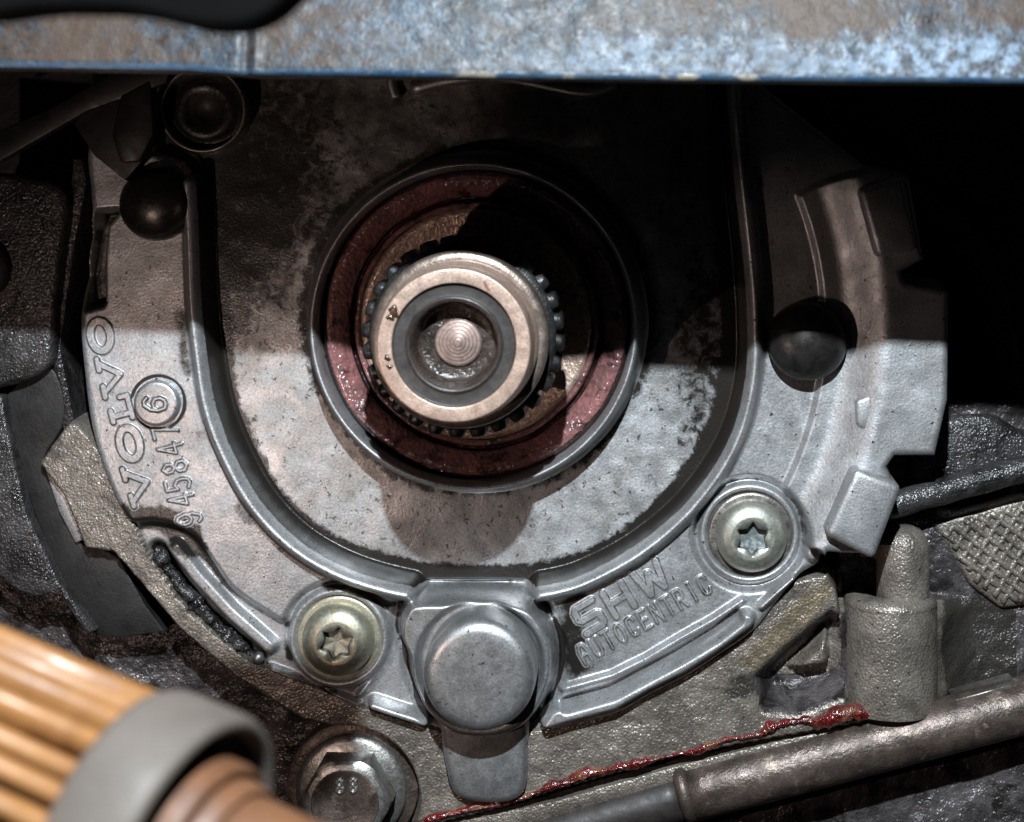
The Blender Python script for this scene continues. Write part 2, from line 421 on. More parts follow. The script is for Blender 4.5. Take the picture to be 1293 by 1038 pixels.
# outer lips, bars and thin ridges
def bar(pts, hw, top, fil=6, z=None):
    global H
    d = seg_d(X, Y, US(pts, z if z is not None else top))
    H = smax(H, np.where(d < hw + fil, -30 + (top + 30) * sm((hw + fil - d) / fil), -30), 4)
    return d
dl1 = bar([(690, 912), (708, 906), (773, 889), (816, 864), (859, 843), (902, 815), (943, 785)], 8, 36, 8)
dl2 = bar([(709, 872), (773, 854), (816, 833), (859, 807), (902, 783), (938, 759)], 2.5, 25, 6)
bar([(962, 767), (1001, 731)], 3, 27, 5)
bar([(470, 893), (500, 903), (536, 914)], 4, 26, 7)
bar([(341, 846), (400, 868), (452, 892)], 2.5, 13, 4)
bar([(1018, 684), (1026, 702)], 6, 26, 6)
bar([(452, 880), (466, 862), (478, 842), (486, 815), (489, 790)], 1.5, 15, 5)
groove = (seg_d(X, Y, US([(716, 887), (773, 871), (816, 848), (859, 825), (902, 799), (930, 777)], 16)))
H -= 16 * sm((9 - groove) / 6)
# lip and trough on the far flank
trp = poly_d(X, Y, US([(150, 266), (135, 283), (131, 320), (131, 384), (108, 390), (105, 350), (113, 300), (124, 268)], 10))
H -= 42 * sm((4 - trp) / 7)
# bolt seats
for (bx, by) in (U((427, 806), 14), U((947, 675), 18)):
    r = np.hypot(X - bx, Y - by)
    f = sm((75 - r) / 9)
    H = H * (1 - f) + f * np.where(r > 64, 2, np.minimum(H, 6))
    H = np.where(r < 66, np.maximum(H, 2 + 12 * sm((66 - r) / 5)), H)
    H -= 10 * sm((55 - r) / 3)
# pan sunk inside the rib
base = H
ptop = -20 + 4 * (vnoise(X, Y, 90, 3) - .5)
fpan = sm((-sp + 8) / 19)
H = base * (1 - fpan) + ptop * fpan
# rib
rib = 40 - 90 * (1 - np.sqrt(np.clip(1 - (dr / 17.0) ** 2, 0, 1)))
rib = np.where(dr > 17, -50 - (dr - 17) * 4, rib)
H = smax(H, rib, 6)
# hub
hubh = 45
H = H - 10 * sm((14 - sh) / 10) * (sh > -12) * (Y > AY + 330) * (dr > 18)
fh = sm((-sh) / 13 + 0.1)
H = H * (1 - fh) + np.maximum(hubh, H * 0) * fh
hx, hy = U((606, 836), 34)
rh = np.hypot(X - hx, Y - hy)
H -= 16 * sm((81 - rh) / 9)
# small unevenness of the casting
H += 1.0 * (vnoise(X, Y, 34, 9) - .5) + 1.8 * (vnoise(X, Y, 160, 11) - .5)
for _ in range(2):
    Pd = np.pad(H, 1, mode='edge')
    Hb = (Pd[:-2, 1:-1] + Pd[2:, 1:-1] + Pd[1:-1, :-2] + Pd[1:-1, 2:]) * 0.125 + 0.0625 * (Pd[:-2, :-2] + Pd[2:, 2:] + Pd[:-2, 2:] + Pd[2:, :-2]) + 0.25 * H
    H = Hb
# outer edge
e = 9.0
H -= np.where(so > -e, e * (1 - np.sqrt(np.clip(1 - (np.clip(so + e, 0, e) / e) ** 2, 0, 1))), 0) + np.clip(so, 0, 99) * 9
# grime: dirt patches, plus shade painted into creases, grooves and the trough
G = np.zeros_like(X)
n1 = vnoise(X, Y, 70, 21); n2 = vnoise(X, Y, 24, 22)
inpan = sp < 0
ang = np.degrees(np.arctan2(Y - AY, X - AX))
def blob(x, y, rx, ry, v, z=0, rot=0):
    cx, cy = U((x, y), z); c, s = math.cos(math.radians(rot)), math.sin(math.radians(rot))
    u = (X - cx) * c + (Y - cy) * s; w = -(X - cx) * s + (Y - cy) * c
    return v * sm(1.25 - np.hypot(u / rx, w / ry) * 0.75)
# oil-blackened upper and far side of the pan
gp = 0.16 + 0.28 * (n1 - .3)
gp = gp + blob(330, 230, 110, 150, 0.40, -20) + blob(290, 330, 50, 110, 0.20, -20) + blob(895, 460, 42, 150, 0.32, -20) + blob(890, 300, 50, 140, 0.12, -20)
gp = gp + blob(790, 600, 60, 60, 0.12, -20) + blob(600, 160, 190, 70, 0.06, -20) + blob(480, 690, 60, 20, .15, -20, 20) + blob(640, 710, 90, 16, .15, -20, -8)
gp = gp - blob(680, 655, 130, 60, 0.30, -20) - blob(430, 560, 60, 70, 0.22, -20) - blob(350, 470, 40, 50, 0.12, -20) - blob(800, 545, 36, 50, 0.25, -20, -30)
FILM = np.clip(blob(560, 130, 420, 190, 1.0, -20) + blob(890, 330, 100, 190, .5, -20) + blob(300, 300, 70, 160, .5, -20), 0, 1) * inpan
gp = gp + 0.80 * sm((sp + 40) / 20) * (sp < 0)                  # oil plus painted shade along the foot of the rib
gp = gp + 0.52 * sm((236 - R) / 18)                             # dirt plus painted shade round the seal housing
G = np.where(inpan, gp, 0.06 + 0.16 * (n1 - .5))
gf = blob(180, 655, 24, 16, 0.6, 16, 20) + blob(226, 672, 34, 20, 0.75, 16, 40) + blob(250, 705, 22, 50, 0.30, 10, -42) + blob(722, 800, 20, 60, 0.60, 16, 8) + blob(760, 830, 40, 16, .25, 16, -30)
gf = gf + blob(225, 637, 40, 26, 0.22, 16) + blob(160, 625, 14, 30, 0.2, 16, -20)
gf = gf + 0.22 * sm((vnoise(X, Y, 46, 61, 4) - .56) / .12) + 0.16 * sm((14 - np.abs(so)) / 10)
gf = gf + 0.28 * sm((12 - np.abs(dr - 21)) / 10) * sm((vnoise(X, Y, 40, 62) - .36) / .25)
gf = gf + 0.55 * sm((15 - d2) / 8) + 0.34 * sm((22 - np.hypot(X - U((351, 826), 8)[0], Y - U((351, 826), 8)[1])) / 10)
gf = gf + 0.5 * sm((2 - trp) / 6)  # trough's shade painted dark on top of its real depth
gf = gf + 0.40 * sm((7 - np.abs(sl - 2)) / 6) * (X < 500) * (Y > 660)  # shaded drop along the pad border, painted into the colour
for (bx, by) in (U((427, 806), 14), U((947, 675), 18)):
    gf = gf + 0.30 * sm((6 - np.abs(np.hypot(X - bx, Y - by) - 68)) / 5)  # shade painted into the groove round each bolt seat
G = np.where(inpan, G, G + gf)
k_ = sm((11.5 - dr) / 4)
G = G * (1 - k_) + (0.02 + 0.1 * (n1 - .5)) * k_
G = np.where(sh < -4, 0.03 + 0.15 * (n1 - .5), G) 
G = np.where((sh < 16) & (sh >= -4) & (sp < 8) & (sp > -9), 0.1, G)
G = G + 0.62 * sm((4.5 - np.abs(sh - 3)) / 4) * (Y > AY + 345) * (dr > 14)  # crevice shade painted as a dark line round the hub pad

fc = lambda a: 0.25 * (a[:-1, :-1] + a[1:, :-1] + a[1:, 1:] + a[:-1, 1:])
fo, fr, fsp, fR, fsh, fdr = fc(so), fc(R), fc(sp), fc(R), fc(sh), fc(dr)
inside = fo < 9
mh = inside & (fsh < 2); mrib = inside & ~mh & (fdr < 18); mpan = inside & ~mh & ~mrib & (fsp < 0) & (fR > 214); mfl = inside & ~mh & ~mrib & ~(fsp < 0)
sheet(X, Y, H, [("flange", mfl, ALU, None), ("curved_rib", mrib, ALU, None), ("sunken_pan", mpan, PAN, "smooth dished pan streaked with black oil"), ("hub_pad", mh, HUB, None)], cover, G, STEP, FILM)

# seal housing rim
lathe("seal_housing", [(228, -24), (219, -21), (213.5, -15), (210.5, -4), (207.5, 14), (205.2, 29), (203, 36.5), (200.5, 38.8), (198.6, 37), (197.2, 31), (195.5, 18), (193, -40)], (AX, AY, 0), ALU, cover, 160)
# hub dome
dx, dy = U((604.5, 856), 100)
lathe("hub_dome", [(70, 8), (69, 50), (68.6, 78), (68, 85), (66, 91), (62.4, 95.2), (58, 97.6), (53, 98.6), (44, 98.9), (30, 99), (12, 99.2), (0.01, 99.2)], (dx, dy, 0), HUB, cover, 96)
# tongue under the hub
tp = US(catmull([(556, 905), (559, 940), (564, 970), (570, 992), (580, 1004), (598, 1010), (622, 1012), (646, 1009), (661, 999), (666, 975), (667, 940), (668, 905)], 3), 16)
prism("tongue", tp, 27, -60, HUB, cover, 10, 4)
# far-side lugs
prism("lug", US([(1080, 590), (1140, 614), (1104, 708), (1042, 676)], 78), 78, -20, ALU, cover, 9, 4, taper=0.06)
prism("lug", US([(1084, 238), (1140, 222), (1160, 314), (1108, 326)], 70), 70, 0, ALU, cover, 8, 3, taper=0.05)
prism("wear_pad", US([(1080, 505), (1100, 498), (1108, 530), (1092, 546), (1081, 536)], 46), 50, 20, ALU, cover, 5, 3)
rut = catmull([(197, 692), (224, 733), (258, 774), (292, 806), (318, 826)], 14)
rr_ = random.Random(3)
tube("grit_clump", [(*U((p[0] + rr_.uniform(-1.5, 1.5), p[1] + rr_.uniform(-1.5, 1.5)), -8), -7 + rr_.uniform(-3, 3)) for p in rut], lambda i: (8.0 + 4 * math.sin(i * .5) * math.sin(i * .21) + rr_.uniform(-2, 2)) * min(1, (len(rut) - i) / 5, (i + 2) / 5), BLACKR, cover, 18, label="black gritty grease packed in the slot", wob=lambda i, th: 1 + rr_.uniform(-.28, .28))
tube("slot_peg", [(*U(p, 4), 4) for p in ((322, 826), (326, 830), (331, 835))], lambda i: (5, 8, 5)[i], HUB, cover, 14)
# round-nosed dowels
def dome(r, h): return [(r, 0), (r, h)] + [(r * math.cos(a), h + r * 0.72 * math.sin(a)) for a in np.linspace(0.12, math.pi / 2 - 0.001, 12)]
nx, ny = U((1021, 432), 45); lathe("dowel", dome(49, 22), (nx, ny, 12), DARKST, cover, 64, label="dark round-nosed dowel beside the stepped lugs")
nx, ny = U((194, 258), 40); lathe("dowel", dome(46, 18), (nx, ny, 8), DARKST, cover, 64, label="dark round-nosed dowel against the top end of the rib")

# ---- embossed lettering
GL = {
 'V': ([[(0.06, 1), (0.5, 0.0), (0.94, 1)], [(-0.06, 1), (0.26, 1)], [(0.74, 1), (1.06, 1)]]),
 'L': ([[(0.25, 1), (0.25, 0)], [(0.05, 0), (0.95, 0), (0.95, 0.38)], [(0.05, 1), (0.5, 1)]]),
 'S': ([[(1, 1), (0.12, 1), (0, .88), (0, .58), (.12, .5), (.88, .5), (1, .42), (1, .12), (.88, 0), (0, 0)]]),
 'H': ([[(0, 0), (0, 1)], [(1, 0), (1, 1)], [(0, .5), (1, .5)]]),
 'W': ([[(0, 1), (.2, 0), (.5, .75), (.8, 0), (1, 1)]]),
 'A': ([[(0, 0), (0, .7), (.25, 1), (.75, 1), (1, .7), (1, 0)], [(0, .45), (1, .45)]]),
 'U': ([[(0, 1), (0, .2), (.25, 0), (.75, 0), (1, .2), (1, 1)]]),
 'T': ([[(0, 1), (1, 1)], [(.5, 1), (.5, 0)]]),
 'C': ([[(1, .78), (.85, .97), (.5, 1), (.15, .97), (0, .75), (0, .25), (.15, .03), (.5, 0), (.85, .03), (1, .22)]]),
 'E': ([[(1, 1), (0, 1), (0, 0), (1, 0)], [(0, .5), (.8, .5)]]),
 'N': ([[(0, 0), (0, 1), (1, 0), (1, 1)]]),
 'R': ([[(0, 0), (0, 1), (.75, 1), (1, .85), (1, .62), (.75, .48), (0, .48)], [(.5, .48), (1, 0)]]),
 'I': ([[(.5, 0), (.5, 1)]]),
 '9': ([[(0.05, .12), (.3, 0), (.65, .03), (.95, .3), (1, .65), (.8, .95), (.5, 1), (.15, .93), (0, .7), (.12, .48), (.45, .4), (.8, .46), (.98, .62)]]),
 '4': ([[(.75, 0), (.75, 1), (0, .3), (1.0, .3)]]),
 '5': ([[(.95, 1), (.15, 1), (.08, .55), (.5, .64), (.88, .52), (1, .3), (.85, .06), (.5, 0), (.05, .1)]]),
 '8': ([[(.5, .52), (.12, .65), (.1, .86), (.5, 1), (.9, .86), (.88, .65), (.5, .52), (.05, .36), (.03, .14), (.5, 0), (.97, .14), (.95, .36), (.5, .52)]]),
 '7': ([[(0, 1), (1, 1), (.4, 0)]]),
 '6': ([[(.95, .88), (.7, 1), (.35, .97), (.05, .7), (0, .35), (.2, .05), (.5, 0), (.85, .07), (1, .3), (.88, .52), (.55, .6), (.2, .54), (.02, .38)]]),
}
def ell(cx, cy, rx, ry, n=28): return [[(cx + rx * math.cos(a), cy + ry * math.sin(a)) for a in np.linspace(0, 2 * math.pi, n)]]
GL['O'] = ell(.5, .5, .5, .5)
GL['0'] = ell(.5, .5, .36, .34)
def surf_z(x, y):
    i = int(round((y - 40) / STEP)); j = int(round((x - 60) / STEP))
    return float(np.median(H[max(i - 6, 0):i + 7, max(j - 6, 0):j + 7]))
def letter(ch, cpt, e, w, h, stroke, rise, parent, m=ALU, z=17, name="letter", label=None, zbase=None, skirt=2.6, gmax=0.54, st=0.8):
    c = U(cpt, z); n_ = math.hypot(*e); ex, ey = e[0] / n_, e[1] / n_; ux, uy = ey, -ex
    k = (D - z) / D; w *= k; h *= k
    M = stroke / 2 + skirt + 1
    gx, gy = np.meshgrid(np.arange(-w / 2 - M - h * .1, w / 2 + M + h * .1, st), np.arange(-h / 2 - M, h / 2 + M, st))
    d = np.full(gx.shape, 1e9)
    for s_ in GL[ch]:
        d = np.minimum(d, seg_d(gx, gy, [((a - .5) * w, (b - .5) * h) for a, b in s_]))
    sd = d - stroke / 2
    hh = rise * sm((-sd + 1.4) / 2.4)
    zb = surf_z(*c) if zbase is None else zbase
    XX = c[0] + gx * ex + gy * ux; YY = c[1] + gx * ey + gy * uy
    if zbase is None:
        ii = np.clip((YY - 40) / STEP, 0, H.shape[0] - 2); jj = np.clip((XX - 60) / STEP, 0, H.shape[1] - 2)
        i0 = ii.astype(int); j0 = jj.astype(int); fi = ii - i0; fj = jj - j0
        zb = (H[i0, j0] * (1 - fi) + H[i0 + 1, j0] * fi) * (1 - fj) + (H[i0, j0 + 1] * (1 - fi) + H[i0 + 1, j0 + 1] * fi) * fj
    ZZ = zb + 0.35 + hh
    g = gmax * sm((1.9 - np.abs(sd + 0.1)) / 1.1)
    gxx = np.gradient(ZZ, axis=1) / st; gyy = np.gradient(ZZ, axis=0) / st
    nx_ = -(gxx * ex + gyy * ux); ny_ = -(gxx * ey + gyy * uy); nz_ = np.ones_like(nx_)
    ln = np.sqrt(nx_ ** 2 + ny_ ** 2 + 1)
    NW = np.stack([nx_ / ln, -nz_ / ln, -ny_ / ln], -1).reshape(-1, 3)
    V = np.stack([XX, YY, ZZ], -1).reshape(-1, 3); a, b = gx.shape
    idx = np.arange(a * b).reshape(a, b)
    Q = np.stack([idx[:-1, :-1], idx[:-1, 1:], idx[1:, 1:], idx[1:, :-1]], -1)
    q = Q[fc(sd) < skirt].reshape(-1, 4)
    used, inv = np.unique(q, return_inverse=True)
    return mesh_from(name, V[used], inv.reshape(-1, 4).astype(np.int32), m, parent, True, label, normals=NW[used], grime_shade=g.reshape(-1)[used])

for ch, p, e, w in (('V', (174, 612), (-.30, -.954), 44), ('O', (164, 560), (-.27, -.96), 40), ('L', (152, 516), (-.25, -.968), 32), ('V', (140, 475), (-.22, -.975), 44), ('O', (127, 424), (-.18, -.98), 38)):
    letter(ch, p, e, w, 25, 10 if ch == 'O' else 7.2, 2.4, cover)
for ch, p in (('9', (239, 655)), ('4', (229, 631)), ('5', (225, 612)), ('8', (221, 590)), ('4', (215, 567)), ('7', (209, 545))):
    letter(ch, p, (-.24, -.97), 13, 31, 4.0, 1.5, cover, name="numeral")
e = (77.5, -46)
for ch, p, w in (('S', (744, 779), 27), ('H', (781, 757), 27), ('W', (822, 731), 33)):
    letter(ch, p, e, w, 34, 9.0, 1.7, cover, label="bold embossed letter with dirty edges")
for i, ch in enumerate("AUTOCENTRIC"):
    t = i / 10
    letter(ch, (738 + 151 * t, 826 - 87 * t), (151, -87), 9.5 if ch != 'I' else 4, 24, 3.8, 1.4, cover)
# date button with a single numeral
bx, by = U((196, 510), 30)
btn = lathe("number_button", [(28.5, 8), (28.2, 25), (27.5, 27.6), (25.8, 29), (23.5, 29.4), (0.01, 29.4)], (bx, by, 0), HUB, cover, 64)
letter('6', (196, 510), (0.03, -1), 16, 28, 4.2, 2.6, btn, m=HUB, z=29, name="numeral", zbase=29.4, gmax=0.55)
# moulding ring round the button
lathe("button_recess", [(35.5, 17.6), (32.5, 16), (28.4, 14.5)], (bx, by, 0.5), BRASSD, cover, 64)

# ================================================================== shaft seal
seal = thing("shaft_seal", "wet maroon rubber shaft seal inside the round housing of the pump cover", "seal", (AX, AY, -20))
def wob1(a, h): return 0.004 * math.sin(5 * a + 1) + 0.003 * math.sin(13 * a)
lathe("outer_shell", [(195, 0), (192, 7), (190, 9), (187, 8)], (AX, AY, 0), SEALD, seal, 120)
lathe("rubber_face", [(189, 8), (186, 12), (180, 11), (172, 6), (164, 2), (161, -4)], (AX, AY, 0), SEALR, seal, 140, wob=wob1)
lathe("spring_groove", [(163, -3), (161, -12), (157, -13), (154, -6)], (AX, AY, 0), SEALD, seal, 140)
lathe("garter_lip", [(155, -7), (153, 0), (149, 1), (147, -4)], (AX, AY, 0), SEALR, seal, 140, wob=wob1)
lathe("inner_ring", [(147, -6), (145, -2), (138, -3), (118, -10), (98, -12)], (AX, AY, 0), LIP, seal, 120)

# ================================================================== crankshaft
shaft = thing("crankshaft", "bare steel crankshaft nose with toothed black gear and drilled bright end", "shaft", (AX, AY, -40))
lathe("shaft_journal", [(99, -40), (99, 120)], (AX, AY, 0), STEEL, shaft, 80)
gear = lathe("gear", [(60, 122), (106, 122), (107.5, 124), (107.5, 182), (106, 184), (98, 185)], (AX, AY, 0), GEARM, shaft, 120, sharp=False)
NT = 28
tb = None
for i in range(NT):
    a = 2 * math.pi * (i + 0.3) / NT
    ca, sa = math.cos(a), math.sin(a)
    if tb is None:
        V = []; F = []
        prof = [(-10.4, -2), (-8.6, 6.0), (-7.2, 8.6), (0, 9.4), (7.2, 8.6), (8.6, 6.0), (10.4, -2)]
        zs = [(124, .9), (128, 1), (178, 1), (182, .88)]
        for z, k in zs:
            for (t, r) in prof: V.append((t * k, r * k if r > 0 else r, z))
        n = len(prof)
        for j in range(3):
            for k in range(n - 1): F.append((j * n + k, j * n + k + 1, (j + 1) * n + k + 1, (j + 1) * n + k))
        F.append(tuple(range(n))); F.append(tuple(3 * n + k for k in reversed(range(n))))
        VV = [(AX + 107.5 + r, AY + t, z) for (t, r, z) in V]
        tb = mesh_from("tooth", VV, F, GEARM, None, True, origin=(AX, AY, 0)); fix_normals(tb.data)
        o = tb
    else:
        o = tb.copy(); col.objects.link(o)
    o.parent = gear; o.location = Vector(w3(AX, AY, 0)) - world_loc(gear)
    o.rotation_euler = (0, a, 0)
lathe("shoulder", [(100, 184), (100.5, 214), (99.5, 217.5), (97, 219.5), (92, 220.5), (89, 220.5)], (AX, AY, 0), SHOULD, shaft, 96)
lathe("nose", [(90, 218), (89, 236), (87, 240), (85.5, 244), (85.5, 264), (84.5, 275), (83, 281)], (AX, AY, 0), NOSE, shaft, 96)
lathe("end_ring", [(83.4, 281), (83, 282.4), (82.4, 282.9), (81.6, 283), (75, 283), (68.6, 283), (68, 282.9), (67.6, 282.4), (67.3, 279)], (AX, AY, 0), NOSE, shaft, 96)
bore = lathe("bolt_bore", [(67.4, 279.5), (66.6, 277.6), (65.6, 277.4), (60, 277.3), (54.2, 277.2), (53.6, 277.3), (52.5, 279.6), (50.8, 280.4), (49, 279.4)], (AX, AY, 0), BOREM, shaft, 96)
lathe("bore_well", [(49, 279.4), (47.6, 277), (46.4, 272), (45, 262), (43.6, 252), (42, 247.6), (39, 246), (30, 245.4), (25, 246)], (AX, AY, 0), OILW, shaft, 96, wob=lambda a, h: .02 * math.sin(3 * a + 1) + .015 * math.sin(7 * a) if h < 270 else 0)
lathe("bore_lip", [(53.0, 277.4), (52.2, 279.4), (51, 280.6), (49.8, 279.8)], (AX, AY, 0), DARKST, bore, 96)
pr = [(26, 249)]
for k in range(6):
    r = 25 - 4 * k; pr += [(r, 250 + k * .9), (r - 1.2, 251.6 + k * .9), (r - 3.2, 250.4 + k * .9)]
pr += [(0.01, 255.5)]
lathe("bore_floor", pr, (AX + 1.5, AY, 0), SPRING, bore, 48)
# thick oil clots left on the end face
def clot(name, x, y, z, r, h, m, parent, seed):
    rr = random.Random(seed); ph = [rr.random() * 6.3 for _ in range(4)]
    w = lambda a, hh: .22 * math.sin(2 * a + ph[0]) + .16 * math.sin(3 * a + ph[1]) + .1 * math.sin(5 * a + ph[2])
    return lathe(name, [(r, 0), (r * .92, h * .5), (r * .7, h * .85), (r * .35, h), (0.01, h)], (x, y, z), m, parent, 28, wob=w)
OILC = mat("brown_oil_clot", (0.07, 0.028, 0.012), (0.03, 0.015, 0.008), 6, rough=0.2, bumps=((4, 1.2),), coat=0.5)
for i, (px, py, r) in enumerate(((497, 393, 6), (493, 401, 4), (489, 452, 3.5), (492, 463, 3))):
    x, y = U((px, py), 283); clot("oil_clot", x, y, 282.5, r, 2.6, OILC, shaft, i)

# ================================================================== bolts
def torx_bolt(px, py, zs, R0, label, group, mh, msock, mring, parentless=True, rot=0.3):
    x, y = U((px, py), zs + 10)
    t = thing("torx_bolt", label, "bolt", (x, y, zs), group)
    lathe("washer_flange", [(54, -6), (54, 3), (53, 5), (50, 5.6), (44, 5.6)], (x, y, zs), mring, t, 64)
    h = lathe("bolt_head", [(r_ * .935 if r_ > 30 else r_, h_) for r_, h_ in [(48.5, 0), (48.8, 5), (48, 11.5), (45.8, 17.5), (42, 22.2), (38.4, 24.8), (35, 26.3), (31.5, 27.2)]] + [(28.0, 27.8), (26, 28.1), (24.6, 28)], (x, y, zs), mh, t, 72)
    # six-lobed socket
    def lobe(a): return 22.4 - 7.0 * abs(math.sin(3 * (a + rot))) ** 0.85
    n = 96; V = []; F = []
    rings = [(1.0, 28.0, 24.6), (1.0, 28.2, None), (0.97, 26.6, None), (0.95, 17, None), (0.5, 16, None), (0.01, 15.4, None)]
    for (k, z, fix) in rings:
        for i in range(n):
            a = 2 * math.pi * i / n; r = fix if fix else lobe(a) * k
            V.append((x + r * math.cos(a), y + r * math.sin(a), zs + z))
    for j in range(len(rings) - 1):
        for i in range(n): F.append((j * n + i, j * n + (i + 1) % n, (j + 1) * n + (i + 1) % n, (j + 1) * n + i))
    s1 = mesh_from("socket_rim", V[:3 * n], F[:2 * n], mh, t, True); fix_normals(s1.data)
    s2 = mesh_from("drive_socket", V[2 * n:4 * n], [tuple(i - 2 * n for i in f) for f in F[2 * n:3 * n]], BOREM, t, False); fix_normals(s2.data)
    s3 = mesh_from("socket_floor", V[3 * n:], [tuple(i - 3 * n for i in f) for f in F[3 * n:]], msock, t, True); fix_normals(s3.data)
    return t
torx_bolt(427, 808, 4, 48, "yellowed zinc star-socket bolt in the round seat beside the domed hub", "star-socket bolts in the pump cover", ZINC, ZINC, ZINC)
torx_bolt(949, 677, 6, 48, "pale zinc star-socket bolt beside the embossed lettering and stepped lugs", "star-socket bolts in the pump cover", ZINCP, SOCK, STEEL, rot=0.5)
# the dark bolt up under the beam
x, y = U((255, 138), 20)
t = thing("capped_bolt", "black oily bolt with bright chipped rim just under the blue beam", "bolt", (x, y, -15))
lathe("bolt_rim", [(55, -20), (55, 14), (53.6, 18), (51.8, 18.6), (50.2, 16), (49.5, 0)], (x, y, 0), STEEL, t, 72)
lathe("bolt_head", [(49.4, 2), (42, 2), (38, 7), (34, 10), (27, 10), (20, 5)], (x, y, 0), GEARM, t, 64)
lathe("drive_socket", [(20, 5), (14, 0), (12, -4), (0.01, -6)], (x, y, 0), BOREM, t, 24)

# hex bolt low down
x, y = U((439, 1007), 24)
hb = thing("hex_bolt", "greasy hex head bolt with dotted strength mark at the bottom of the cover", "bolt", (x, y, -20))
lathe("washer", [(84, -80), (84, -50), (82, -47), (70, -46), (60, -47)], (x, y, 38), RAIL, hb, 72)
lathe("bolt_flange", [(70, -48), (70, -40), (68, -36), (62, -33), (50, -30)], (x, y, 38), HEXM, hb, 72)
hp = [(54 * math.cos(math.radians(a + 0)), 54 * math.sin(math.radians(a + 0))) for a in range(0, 360, 60)]
def hexring(r, z, rc=None):
    out = []
    for i in range(72):
        a = 2 * math.pi * i / 72; aa = ((a + math.pi / 6) % (math.pi / 3)) - math.pi / 6
        # flats at +-30 deg
        ap = r * math.cos(math.pi / 6) / math.cos(((a) % (math.pi / 3)) - math.pi / 6)
        q = min(ap, rc) if rc else ap
        out.append((x + q * math.cos(a), y + q * math.sin(a), z))
    return out
rings = [hexring(58.5, 4), hexring(58.5, 34), hexring(58.5, 40, 54), hexring(58.5, 44, 48), hexring(48, 45.5, 42)]
V = [p for r_ in rings for p in r_]; n = 72
F = [(j * n + i, j * n + (i + 1) % n, (j + 1) * n + (i + 1) % n, (j + 1) * n + i) for j in range(4) for i in range(n)]
hd = mesh_from("bolt_head", V, F, HEXM, hb, True); fix_normals(hd.data); hd.data.set_sharp_from_angle(angle=math.radians(30))
lathe("head_face", [(41.5, 7.2), (39, 7.6), (36, 5.6), (0.01, 5.4)], (x, y, 38), RAIL, hb, 64)
for k, (mx, my) in enumerate(((-12, -4), (5, -5))):
    g = letter('8', (441 + mx, 997 + my), (1, -.03), 7, 17, 3.2, 2.4, hb, m=HEXM, z=44, name="strength_mark", zbase=43.6, skirt=1.0, gmax=0.0)

# ================================================================== engine block behind the cover
block = thing("engine_block", "rough sandy cast engine block showing round and below the pump cover", "engine block", (650, 900, -60))
BX, BY = grid(-80, 1380, 520, 1120, 3.0)
band = US(catmull([(54, 583), (78, 550), (100, 535), (150, 600), (200, 680), (340, 830), (480, 895), (560, 925)], 3) +
          [(540, 960), (470, 925), (430, 914), (388, 906), (303, 853), (232, 792), (148, 694), (112, 690), (100, 660), (84, 622)], -3)
face = US([(470, 900), (560, 860), (800, 830), (940, 740), (1048, 716), (1062, 740), (1067, 770), (1075, 890), (1200, 905), (1400, 868), (1400, 900), (1105, 915), (860, 960), (700, 1005), (640, 1025), (500, 1060), (480, 980)], 4)
pocket = US([(948, 836), (985, 800), (1040, 756), (1064, 770), (1072, 850), (1000, 878), (958, 874)], -62)
gus = US(catmull([(976, 836), (1010, 800), (1040, 764), (1048, 790), (1048, 826), (1020, 836)], 3, True), -70)
strip = US([(1045, 722), (1040, 742), (1000, 786), (952, 832), (930, 826), (960, 796), (1010, 742)], -36)
HB = np.where(BX < 560, -75.0, -150.0) * sm((BX - 560) / -60 + 1) + -150.0 * (1 - sm((BX - 560) / -60 + 1))
HB = np.maximum(HB, -150 + 84 * sm((BX - 1040) / 30) * sm((BY - 640) / 30))
db = poly_d(BX, BY, band); df = poly_d(BX, BY, face); dp = poly_d(BX, BY, pocket); dg = poly_d(BX, BY, gus); dst = poly_d(BX, BY, strip)
HB = np.maximum(HB, -150 + 158 * sm((10 - db) / 10)); HB = np.maximum(HB, -150 + 158 * sm((6 - df) / 14))
HB -= 50 * sm((-dp + 8) / 30)
HB = np.maximum(HB, -100 + 92 * sm((-dg + 8) / 26))
HB = np.maximum(HB, np.where(dst < 8, -150 + 148 * sm((8 - dst) / 10), -150))
cx0 = U((1128, 830), -10)[0]; yy0, yy1 = U((0, 770), -10)[1], U((0, 905), -10)[1]
mw = sm((BY - yy0 + 10) / 25) * sm((yy1 - BY) / 20)
HB = np.where((np.abs(BX - cx0) < 200) & (BY > yy0 - 14), np.maximum(HB, -68 + 86 * np.exp(-(np.abs(BX - cx0) / 74) ** 2.4) * mw), HB)
slotp = US([(58, 596), (70, 598), (90, 622), (106, 660), (104, 678), (92, 682), (72, 640)], -50)
HB -= 18 * sm((5 - poly_d(BX, BY, slotp)) / 6)
HB = np.where(poly_d(BX, BY, outline) < -5, np.minimum(HB, -70), HB)
hx0, hy0 = U((439, 1007), 0)
hole = sm((94 - np.hypot(BX - hx0, BY - hy0)) / 10)
HB = HB * (1 - hole) + np.minimum(HB, -32) * hole
HB += 2.4 * (vnoise(BX, BY, 26, 31) - .5) + 2.0 * (vnoise(BX, BY, 9, 32, 2) - .5)
lowm = (db > 10) & (df > 10)
HB = np.where(lowm, HB + 24 * (vnoise(BX, BY, 120, 33) - .5) + 8 * (vnoise(BX, BY, 26, 34) - .5), HB)
GB = 0.12 + 0.9 * (vnoise(BX, BY, 70, 35) - .5)
X2, Y2 = BX, BY
GB += 0.75 * sm((BX - cx0 - 52) / 40) * (BY > 500) * (BY < yy1)
GB += 0.45 * sm((40 - np.hypot(BX - U((925, 845), -62)[0], (BY - U((925, 845), -62)[1]) * 1.6)) / 25)
